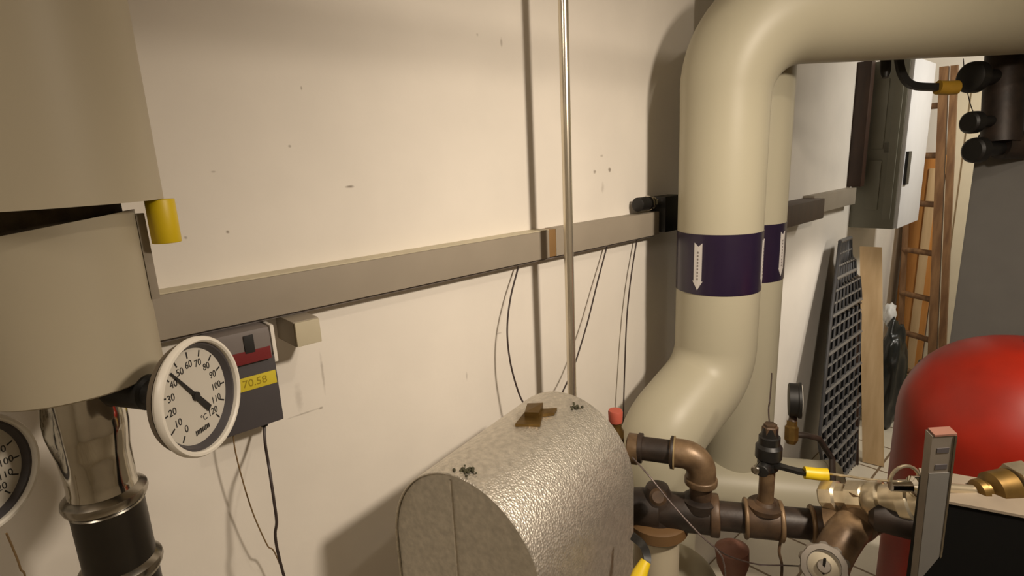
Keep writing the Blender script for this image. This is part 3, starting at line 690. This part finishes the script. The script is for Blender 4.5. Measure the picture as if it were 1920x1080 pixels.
# lower cream elbow
lc = thing('clad_elbow', P(1330, 1200, 1.35), 'low cream clad pipe bend below the brown manifold', 'pipe')
e_ = P(1272, 1075, 1.36)
bm = bm_(); tube(bm, fillet([P(1205, 1062, 1.44), P(1300, 1062, 1.40), P(1312, 1220, 1.47), Vector((P(1312, 1220, 1.47).x, P(1312, 1220, 1.47).y, 0))], [.07, .05], 12), .062, 40); link('bend_jacket', bm, M['jacket'], lc)
rb = P(1362, 1062, 1.36)
bm = bm_(); lathe(bm, rb + Vector((0, .02, .06)), -up + md*.1, [(0, .012), (.02, .040), (.06, .038), (.12, .018), (.14, .012)], 28)
ru = thing('primer_brown_cap', rb, 'reddish brown conical cap beside the low cream bend', 'cap'); link('cone', bm, M['rust'], ru)
bm = bm_(); cyl(bm, (rb.x, rb.y + .02, NF), (rb.x, rb.y + .02, rb.z - .07), .012); link('stem', bm, M['iron_dark'], ru)

# capillary wire across
wire('braided_capillary', [P(1186, 858, 1.14), P(1215, 890, 1.10), P(1260, 945, 1.08), P(1310, 1000, 1.06), P(1345, 1032, 1.06), P(1358, 1060, 1.07), P(1362, 1120, 1.1)], .0017, M['braid'], 'thin braided capillary crossing diagonally in front of the brown manifold', 'capillary')
wire('capillary', [P(1335, 1022, 1.06), P(1365, 1042, 1.10), P(1420, 1058, 1.15), P(1470, 1060, 1.13), P(1515, 1062, 1.08)], .0015, M['cable'], 'thin dark capillary sagging from the braided one to the handwheel', 'capillary')
wire('hanging_tube', [P(1464, 1012, 1.16), P(1461, 1035, 1.16), P(1466, 1060, 1.16), P(1464, 1100, 1.16)], .003, M['iron'], 'short brown drain tube below the manifold tee', 'tube')

# ------------------------------------------------------------------ right-hand fittings
cz = 1.08
fit = thing('nickel_fittings', P(1620, 940, cz), 'cluster of worn nickel-brass unions between the manifold and the grey upright', 'fitting')
bm = bm_(); tube(bm, fillet([P(1550, 985, 1.10), P(1612, 985, 1.07), P(1622, 920, 1.06)], [.03], 10), .037, 28); link('elbow', bm, M['iron_light'], fit)
bm = bm_(); lathe(bm, P(1545, 930, 1.12), P(1640, 935, 1.04) - P(1545, 930, 1.12), [(0, .026), (.006, .032), (.030, .032), (.034, .027), (.055, .027), (.058, .034), (.085, .034), (.09, .028), (.13, .028)], 8); link('union', bm, M['bronze'], fit)
u0, u1 = P(1625, 938, 1.05), P(1738, 940, .97); dU = u1 - u0
bm = bm_(); lathe(bm, u0, dU, [(0, .028), (.012, .036), (.03, .036), (.034, .030), (.060, .030), (.063, .037), (.080, .037), (.084, .033), (dU.length, .033)], 24); link('union', bm, M['bronze'], fit)
bm = bm_(); lathe(bm, P(1630, 960, 1.03), P(1730, 985, .98) - P(1630, 960, 1.03), [(0, .018), (.01, .030), (.07, .030), (.09, .022)], 24); link('lower_body', bm, M['iron_dark'], fit)
bm = bm_(); rg = P(1696, 902, .99); n_ = []
for k in range(13): a = PI*k/12; n_.append(rg - right*(.026*math.cos(a)) + Vector((0, 0, .030*math.sin(a))))
tube(bm, n_, .0032, 10); link('lifting_loop', bm, M['bronze'], fit)
bm = bm_(); lathe(bm, P(1724, 912, .96), -right, [(-.004, .008), (0, .018), (.012, .018), (.016, .010), (.05, .008)], 20); link('hex_tip', bm, M['chrome'], fit)
# Y body down to the handwheel
yv = thing('handwheel_valve', P(1560, 1050, 1.02), 'round-knobbed iron valve at the bottom edge below the nickel fittings', 'valve')
bm = bm_(); tube(bm, smooth_path([P(1600, 985, 1.06), P(1580, 1010, 1.04), P(1558, 1050, 1.03), P(1545, 1100, 1.03)], 6), [.034]*19, 24); link('valve_body', bm, M['iron_light'], yv)
kc = P(1545, 1062, .985); kd = (CAM - kc).normalized(); ku, kv, _ = basis(kd); bm = bm_()
def cogring(h, r, dr, n=60): return [kc + kd*h + ku*((r + dr*(1 if (i//3) % 2 else -1))*math.cos(2*PI*i/n)) + kv*((r + dr*(1 if (i//3) % 2 else -1))*math.sin(2*PI*i/n)) for i in range(n)]
loft(bm, [cogring(-.03, .036, .0015), cogring(-.004, .040, .0018), cogring(.0, .037, .0005), cogring(.0, .028, 0), cogring(-.008, .027, 0), cogring(-.008, .012, 0), cogring(.002, .010, 0)]); link('knob', bm, M['zinc'], yv)
bm = bm_(); lathe(bm, kc + kd*(-.009), kd, [(0, .026), (.0015, .026)], 32); link('knob_cap', bm, M['jacket_grey'], yv)
bm = bm_(); box(bm, kc + kd*.0 - Vector((.002, .002, .016)), kc + kd*.0 + Vector((.002, .002, .016))); link('knob_slot', bm, M['ink'], yv)
bm = bm_(); tube(bm, smooth_path([P(1598, 1000, 1.05), P(1625, 985, 1.06), P(1660, 975, 1.04), P(1720, 992, 1.0)], 6), .022, 20); link('branch', bm, M['iron'], yv)

# ------------------------------------------------------------------ red expansion vessel
VR = .243; vc = Vector((.918, 1.665, 0)); vt = H - .452
ves = thing('expansion_vessel', vc, 'large red domed expansion vessel standing at the right', 'vessel')
bm = bm_(); prof = [(0, VR*.9), (.01, VR)]; hb = vt - .215 - .16
prof += [(hb, VR)]
for k in range(1, 17):
    a = PI/2*k/16; prof.append((hb + .215*math.sin(a), VR*math.cos(a)**.82 if k < 16 else .001))
lathe(bm, Vector((vc.x, vc.y, .16)), up, prof, 72); link('vessel_shell', bm, M['red'], ves, ang=.8)
bm = bm_(); lathe(bm, Vector((vc.x - .01, vc.y, vt - .003)), up, [(0, .010), (.006, .010), (.008, .005), (.016, .005)], 16); link('air_valve', bm, M['black'], ves)
for k in range(3):
    a = 2*PI*k/3 + .5; q = vc + Vector((math.cos(a), math.sin(a), 0))*(VR - .02); bm = bm_(); box(bm, (q.x - .02, q.y - .02, 0), (q.x + .02, q.y + .02, .24), .003); link('leg', bm, M['red'], ves)

# ------------------------------------------------------------------ foreground upright, black cabinet and brass fitting
uz = .76
up0 = P(1758, 818, uz)
bx = thing('upright_bracket', (up0.x, up0.y, 0), 'grey galvanised upright channel standing between nickel fittings and black cabinet', 'bracket')
rt = Vector((right.x, right.y, 0)).normalized(); fw = Vector((fwd.x, fwd.y, 0)).normalized()
ub = P(1700, 1330, .95); ub = up0 + (ub - up0) * ((up0.z - NF) / (up0.z - ub.z))
ud = (ub - up0).normalized(); us = rt - ud*rt.dot(ud); us = (us.normalized() - fw*.12); us = (us - ud*us.dot(ud)).normalized(); un = us.cross(ud).normalized()
if un.dot(fw) < 0: un = -un
def ubar(bm, s0, s1, n0, n1, l0, l1):
    f_ = lambda l: [up0 + ud*l + us*a_ + un*b_2 for a_, b_2 in ((s0, n0), (s1, n0), (s1, n1), (s0, n1))]
    loft(bm, [f_(l0), f_(l1)])
UL = (ub - up0).length
bm = bm_(); ubar(bm, -.004, .021, 0, .002, 0, UL); link('web', bm, M['zinc'], bx, smooth=False)
bm = bm_(); ubar(bm, .021, .0235, -.002, .016, 0, UL); link('flange', bm, M['steel'], bx, smooth=False)
bm = bm_(); ubar(bm, -.0065, -.004, 0, .016, 0, UL); link('flange', bm, M['zinc'], bx, smooth=False)
bm = bm_(); ubar(bm, -.004, .0235, -.001, .016, -.003, 0); link('end_lip', bm, M['rust'], bx, smooth=False)
for k in range(2):
    bm = bm_(); ubar(bm, .001, .016, -.0008, .0001, .020 + .028*k, .028 + .028*k); link('slot', bm, M['ctrl'], bx, smooth=False)
bm = bm_(); ubar(bm, -.006, .021, -.0012, -.0001, .062, UL); link('dark_strip', bm, M['slab'], bx, smooth=False)
# black cabinet (pump housing) filling the lower right corner
kb = P(1745, 935, .84); zk = P(1850, 925, .84).z
cab = thing('black_cabinet', (kb.x + .3, kb.y + .1, 0), 'matte black equipment cabinet with grey top plate in the lower right corner', 'cabinet')
g0 = P(1744, 950, .82); g0v = Vector((g0.x, g0.y, 0))
rr_ = ray(1735, 950); d_back = Vector((rr_.x, rr_.y, 0)).normalized(); d_back = (d_back - Vector((d_back.y, -d_back.x, 0))*.22).normalized(); d_front = Vector((d_back.y, -d_back.x, 0))
if d_back.dot(fw) < 0: d_back = -d_back
def quadbox(bm, o_, a, b, la, lb_, z0, z1):
    pts = [o_, o_ + a*la, o_ + a*la + b*lb_, o_ + b*lb_]
    extrude_poly(bm, [Vector((p_.x, p_.y, z0)) for p_ in pts], (0, 0, z1-z0))
ztc = zcol(g0, 1790, 945)
bm = bm_(); quadbox(bm, g0v, d_front, d_back, .45, .085, NF, ztc - .004); link('cabinet_body', bm, M['black_flat'], cab, smooth=False)
bm = bm_(); quadbox(bm, g0v - d_front*.002 - d_back*.002, d_front, d_back, .454, .089, ztc - .004, ztc); link('top_plate', bm, M['plate'], cab, smooth=False)
# brass fitting lying on the top plate
fz = .83
bf = thing('brass_union', P(1880, 920, fz), 'tarnished brass union with copper-coloured nut on the black cabinet top', 'fitting')
b0_, b1_ = P(1826, 922, fz), P(1960, 900, fz); bd_ = (b1_ - b0_)
bm = bm_(); lathe(bm, b0_, bd_, [(0, .010), (.004, .017), (.012, .018), (.014, .012), (.02, .013), (.026, .025), (.048, .026), (.054, .026)], 24); link('union_body', bm, M['brass'], bf)
bm = bm_(); lathe(bm, b0_ + bd_.normalized()*.056, bd_, [(0, .022), (.002, .032), (.030, .032), (.034, .024)], 6); link('copper_nut', bm, M['bronze'], bf)
bm = bm_(); cyl(bm, P(1775, 915, fz), b0_ + bd_.normalized()*.01, .0075, 16); link('pipe_stub', bm, M['bronze'], bf)
bm = bm_(); lathe(bm, b0_ + bd_.normalized()*.018, (0, 0, -1), [(0, .010), (.022, .010), (.03, .006), (.036, .006)], 12); link('drain_spout', bm, M['brass'], bf)

# ------------------------------------------------------------------ big dark grey boiler casing behind the vessel
sl = onY(1803, 470, 2.25)
bo = thing('boiler_casing', (sl.x + .45, 2.6, 0), 'tall dark grey boiler casing behind the red vessel', 'boiler')
bm = bm_(); box(bm, (sl.x, 2.25, .05), (sl.x + .95, 2.68, H + .02), .01); link('casing', bm, M['slab'], bo)
bm = bm_(); box(bm, (sl.x + .03, 2.28, 0), (sl.x + .92, 2.65, .05)); link('plinth', bm, M['black'], bo)

# dark pump and valve group hanging under the big pipe
pz = 1.62
pg = thing('valve_group', P(1880, 210, pz), 'dark valve group with three black knobs hanging under the big pipe at top right', 'valve')
bm = bm_(); tube(bm, [P(1888, 60, pz), P(1880, 180, pz), P(1876, 270, pz)], .048, 24); link('vertical_body', bm, M['iron_dark'], pg)
for (x0, y0, x1, y1, r) in ((1816, 145, 1890, 145, .046), (1815, 230, 1885, 226, .033), (1822, 282, 1885, 278, .038)):
    a, b_ = P(x0, y0, pz - .03), P(x1, y1, pz); d = b_ - a
    bm = bm_(); lathe(bm, a, d, [(0, r*.75), (.005, r*.92), (.012, r*.95), (.030, r*.95), (.035, r*.5), (d.length, r*.5)], 28); link('knob', bm, M['black'], pg)
bm = bm_(); tube(bm, [P(1875, 272, pz), P(1980, 272, pz), P(2080, 272, pz)], .040, 24); link('branch', bm, M['iron_dark'], pg)
bm = bm_(); a = P(1955, 200, pz + .02); lathe(bm, a - Vector((0, 0, .13)), up, [(0, .08), (.01, .1), (.25, .1), (.26, .08)], 32); link('pump_body', bm, M['ctrl'], pg)
wire('hanging_wire', [P(1806, 110, 1.72), P(1810, 150, 1.7), P(1818, 190, 1.68), P(1826, 214, 1.62)], .0014, M['cable'], 'fine dark wire hanging beside the uppermost black knob', 'wire')
# lever valve with yellow grip, under the pipe
lv = thing('lever_valve', P(1690, 120, 1.55), 'black lever with brownish yellow grip emerging under the big pipe', 'valve')
bm = bm_(); flat_bar(bm, smooth_path([P(1684, 105, 1.60), P(1692, 140, 1.6), P(1712, 160, 1.6), P(1765, 164, 1.6)], 5), .010, .006, fwd); link('lever_arm', bm, M['black'], lv)
bm = bm_(); tube(bm, [P(1758, 164, 1.6), P(1775, 165, 1.6), P(1794, 164, 1.6)], .020, 14); link('lever_grip', bm, M['ochre'], lv)
bm = bm_(); lathe(bm, P(1660, 146, 1.6), P(1662, 60, 1.6) - P(1660, 146, 1.6), [(0, .008), (.01, .012), (.02, .014), (.14, .014)], 16); link('stem', bm, M['black'], lv)

# ------------------------------------------------------------------ wall cabinet on the left wall
cy0 = 3.46
c_fr = onY(1693, 300, cy0).x
czb = zcol(Vector((c_fr, cy0, 0)), 1670, 430)
wc = thing('wall_cabinet', (0, cy0, czb), 'green-grey steel wall cabinet with pale lit front and black handle, on the left wall', 'cabinet')
cyE = onX(1732, 300, c_fr).y
bm = bm_(); box(bm, (0.0, cy0, czb), (c_fr - .012, cyE, H + .42), .004); link('cabinet_body', bm, M['cabinet'], wc)
bm = bm_(); box(bm, (c_fr - .012, cy0 + .004, czb + .004), (c_fr + .006, cyE, H + .42), .003); link('door', bm, M['cab_lit'], wc)
hd_ = onX(1700, 315, c_fr + .01)
bm = bm_(); box(bm, (c_fr + .005, hd_.y - .03, hd_.z - .085), (c_fr + .02, hd_.y + .03, hd_.z + .085), .003); link('handle', bm, M['black'], wc)
for (xa, xb, za, zb_) in ((.07, .13, czb + .10, czb + .36), (.07, .13, czb + .42, H + .33), (.155, c_fr - .03, czb + .05, H + .36)):
    bm = bm_(); box(bm, (xa, cy0 - .006, za), (xb, cy0 + .001, zb_), .003); link('side_panel', bm, M['cabinet'], wc)
bm = bm_(); box(bm, (.135, cy0 - .008, czb + .40), (.155, cy0 + .001, czb + .45), .002); link('latch', bm, M['cabinet_line'], wc)
db0 = onX(1600, 300, .02)
bm = bm_(); box(bm, (0, cy0 - .09, H - .21), (.066, cy0 - .03, H + .42), .002)  # narrow dark brown upright strip beside the cabinet
tag(link('dark_wall_strip', bm, M['darkwood']), 'dark brown vertical strip on the wall just before the cabinet', 'board')

# ------------------------------------------------------------------ wire mesh panels leaning on the left wall
mp_ = thing('wire_mesh_panel', (.2, 3.0, 0), 'bent black wire mesh panel leaning on the left wall beside the pale board', 'mesh panel')
def interp(t, z):
    for (z0, v0), (z1, v1) in zip(t, t[1:]):
        if z <= z1: return v0 + (v1-v0)*(z-z0)/(z1-z0)
    return t[-1][1]
YL = [(0, 2.84), (.19, 2.79), (.34, 2.74), (.66, 2.854), (.96, 2.967), (1.28, 3.108)]; YR = [(0, 3.23), (.32, 3.36), (.67, 3.457), (.91, 3.49), (.915, 3.42), (1.05, 3.40), (1.055, 3.34), (1.17, 3.33), (1.175, 3.27), (1.28, 3.27)]
mpnt = lambda q, z: Vector((.20 - .13*z/1.28 , interp(YL, z) + (interp(YR, z) - interp(YL, z))*q, z))
for k in range(22):
    z = .03 + 1.25*k/21; bm = bm_(); tube(bm, [mpnt(0, z), mpnt(1, z)], .0068 if k % 3 else .011, 6); link('cross_wire', bm, M['wire_light'], mp_)
for j in range(9):
    bm = bm_(); tube(bm, [mpnt(j/8, .01 + 1.27*i/60) for i in range(61)], .0085 if j in (0, 8) else .007, 6); link('upright_wire', bm, M['wire'], mp_)
bm = bm_(); loft(bm, [[mpnt(0, .01 + 1.26*i/24) - Vector((.007, 0, 0)), mpnt(1, .01 + 1.26*i/24) - Vector((.007, 0, 0)), mpnt(1, .01 + 1.26*i/24) - Vector((.009, 0, 0)), mpnt(0, .01 + 1.26*i/24) - Vector((.009, 0, 0))] for i in range(25)]); link('backing_sheet', bm, M['black_flat'], mp_, smooth=False)

# pale board leaning
def lean_board(name, foot, top, wv, thick, m_, label, cat):
    bm = bm_(); foot = Vector(foot); top = Vector(top); wv = Vector(wv)
    d = (top-foot).normalized(); n_ = d.cross(wv).normalized()*thick
    loft(bm, [[foot, foot + wv, foot + wv + n_, foot + n_], [top, top + wv, top + wv + n_, top + n_]])
    return tag(link(name, bm, m_, None, smooth=False), label, cat)
ft = onZ(1652, 866, 0.004); tp = P(1628, 462, 3.05)
wv = Vector((.095, .03, 0))
fl = onZ(1617, 866, 0.004)
tp_l = onX(1612, 462, .07)
lean_board('raw_timber_board', fl, tp_l, Vector((.10, .02, 0)), .022, M['palewood'], 'pale raw timber board leaning upright beside the mesh panels', 'board')
fb_ = onZ(1602, 884, 0.004)
lean_board('brown_board', fl + Vector((-.055, -.06, 0)), tp_l + Vector((-.035, -.05, -.15)), Vector((.05, .01, 0)), .02, M['darkwood'], 'dark brown strip of board between the mesh and the pale board', 'board')

# rubbish pile behind the board: black bag, white bag, bottles
b_c = onY(1668, 760, 4.0)
bm = bm_(); bmesh.ops.create_icosphere(bm, subdivisions=4, radius=1)
from mathutils import noise
for v_ in bm.verts:
    n_ = noise.noise(v_.co*2.4)*.22 + noise.noise(v_.co*6)*.07; v_.co = v_.co*(1+n_); v_.co = Vector((v_.co.x*.075, v_.co.y*.12, max(v_.co.z*.36, -.33)))
    v_.co += Vector((.185, 3.88, .335))
bag = tag(link('rubbish_bag', bm, M['bag'], ang=2.0), 'tall black polythene bag slumped behind the pale board', 'bag')
for k, (x_, y_, r_0, z0_, h_, lab) in enumerate(((1668, 590, .05, .80, .12, 'crumpled white plastic bag on top of the black bag'),)):
    q = onY(x_, y_, 3.9); bm = bm_(); bmesh.ops.create_icosphere(bm, subdivisions=3, radius=1)
    for v_ in bm.verts:
        v_.co = v_.co*(1 + noise.noise(v_.co*3)*.4); v_.co = Vector((v_.co.x*.035, v_.co.y*.05, v_.co.z*.07)) + Vector((q.x, q.y, q.z))
    tag(link('white_bag', bm, M['whitebit'], ang=2.0), lab, 'bag')
bl = ['clear green-grey bottle at the left of the pile under the ladder', 'clear green-grey bottle at the right of the pile under the ladder', 'green-grey bottle lying highest on the pile under the ladder']
for k, (x_, y_) in enumerate(((1692, 715), (1728, 690))):
    q = onY(x_, y_, 4.05 + .04*k); bm = bm_()
    lathe(bm, Vector((q.x, q.y, 0 if k < 2 else q.z - .04)), up if k < 2 else Vector((.5, .3, .5)), [(0, .05), (.01, .058), (q.z - .06 if k < 2 else .16, .058), (q.z if k < 2 else .21, .03), (q.z + .05 if k < 2 else .26, .02)], 20)
    tag(link('plastic_bottle', bm, M['glassy']), bl[k], 'bottle', 'bottles piled under the ladder')

# ------------------------------------------------------------------ wooden ladder leaning near the back wall, orange panel behind
lad = thing('wooden_ladder', (.25, 4.2, 0), 'old brown wooden ladder leaning upright before the back wall', 'ladder')
ly = 4.45
Rt, Rb = onY(1771, 125, 4.42), onY(1747, 700, 4.22)
Rb = Rb + (Rb - Rt).normalized() * (Rb.z/abs((Rb - Rt).normalized().z)); 
Lt, Lb = onY(1714, 125, 4.50), onY(1684, 700, 4.34)
Lb = Lb + (Lb - Lt).normalized() * (Lb.z/abs((Lb - Lt).normalized().z))
def rail(a, b, wx, wy):
    bm = bm_(); v1 = Vector((wx, 0, 0)); v2 = Vector((0, wy, 0))
    loft(bm, [[p_ - v1 - v2, p_ + v1 - v2, p_ + v1 + v2, p_ - v1 + v2] for p_ in (a, b)]); return bm
link('side_rail', rail(Rt + Vector((0, 0, .0)), Rb, .022, .022), M['ladderwood'], lad, smooth=False)
off = Vector((.050, .0, 0))
link('side_rail', rail(Rt + off, Rb + off, .018, .016), M['ladderwood'], lad, smooth=False)
link('side_rail', rail(Lt, Lb, .014, .018), M['ladderwood'], lad, smooth=False)
for py in (200, 292, 382, 472, 556, 630, 700, 760):
    def on_rail(t_, b_):
        lo, hi = 0., 1.
        for _ in range(40):
            m_ = (lo+hi)/2; q = t_.lerp(b_, m_) - CAM; Y_ = 540 + F*q.dot(down)/q.dot(fwd)
            if Y_ < py: lo = m_
            else: hi = m_
        return t_.lerp(b_, lo)
    a, b_ = on_rail(Lt, Lb), on_rail(Rt, Rb); b_.z = a.z = (a.z + b_.z)/2
    bm = bm_(); tube(bm, [a - Vector((.007, 0, 0)), b_ + Vector((.007, 0, 0))], .019, 12); link('rung', bm, M['ladderwood'], lad)
# orange panel
oy = 4.56
oa, ob_ = onY(1697, 420, oy), onY(1752, 420, oy)
bm = bm_(); box(bm, (oa.x, oy, 0), (ob_.x + .02, oy + .03, zcol(oa, 1725, 292)), .003)
opn = thing('pine_panel', (oa.x, oy, 0), 'orange-brown pine board standing behind the ladder', 'board'); link('board', bm, M['orangewood'], opn)
bm = bm_(); sx = oa.x + (ob_.x - oa.x)*.62; box(bm, (sx, oy - .012, 0), (sx + .05, oy, .95*zcol(oa, 1725, 292)), .003); link('pale_batten', bm, M['palewood'], opn)

# second ceiling-hung pipe above the picture, casting the soft band on the wall
bm = bm_(); tube(bm, fillet([(.60, .15, ZC - .002), (.60, .15, H + .59), (.60, 2.0, H + .59), (.60, 2.0, ZC - .002)], [.08, .08], 10), .024, 28)
tag(link('overhead_pipe', bm, M['jacket']), 'slim pipe along the ceiling above the top edge of the picture', 'pipe')

# ------------------------------------------------------------------ scale up the clad pipes and the riser group about the camera position
CAM_SCALED = {  # scale factor, and the base moved away from the camera by that factor
    'clad_pipe': (1.19, (0.2384, 1.50178, 0.0245)),
    'clad_pipe.001': (1.19, (0.20865, 1.74216, 0.61355)),
    'clad_header_pipe': (1.19, (0.25268, 1.71122, 0.61355)),
    'insulated_pipe': (1.25, (0.22625, 0.03, -0.4375)),
    'dial_thermometer': (1.25, (0.34567, 0.1242, 1.5155)),
    'dial_thermometer.001': (1.25, (0.2149, -0.07106, 1.45007)),
    'steel_pipe.001': (1.25, (-0.25, 0.0, -0.4375)),
    'sensor_wire.001': (1.25, (-0.25, 0.0, -0.4375)),
}
for n_, (size, loc) in CAM_SCALED.items():
    bpy.data.objects[n_].scale = (size,)*3; bpy.data.objects[n_].location = loc
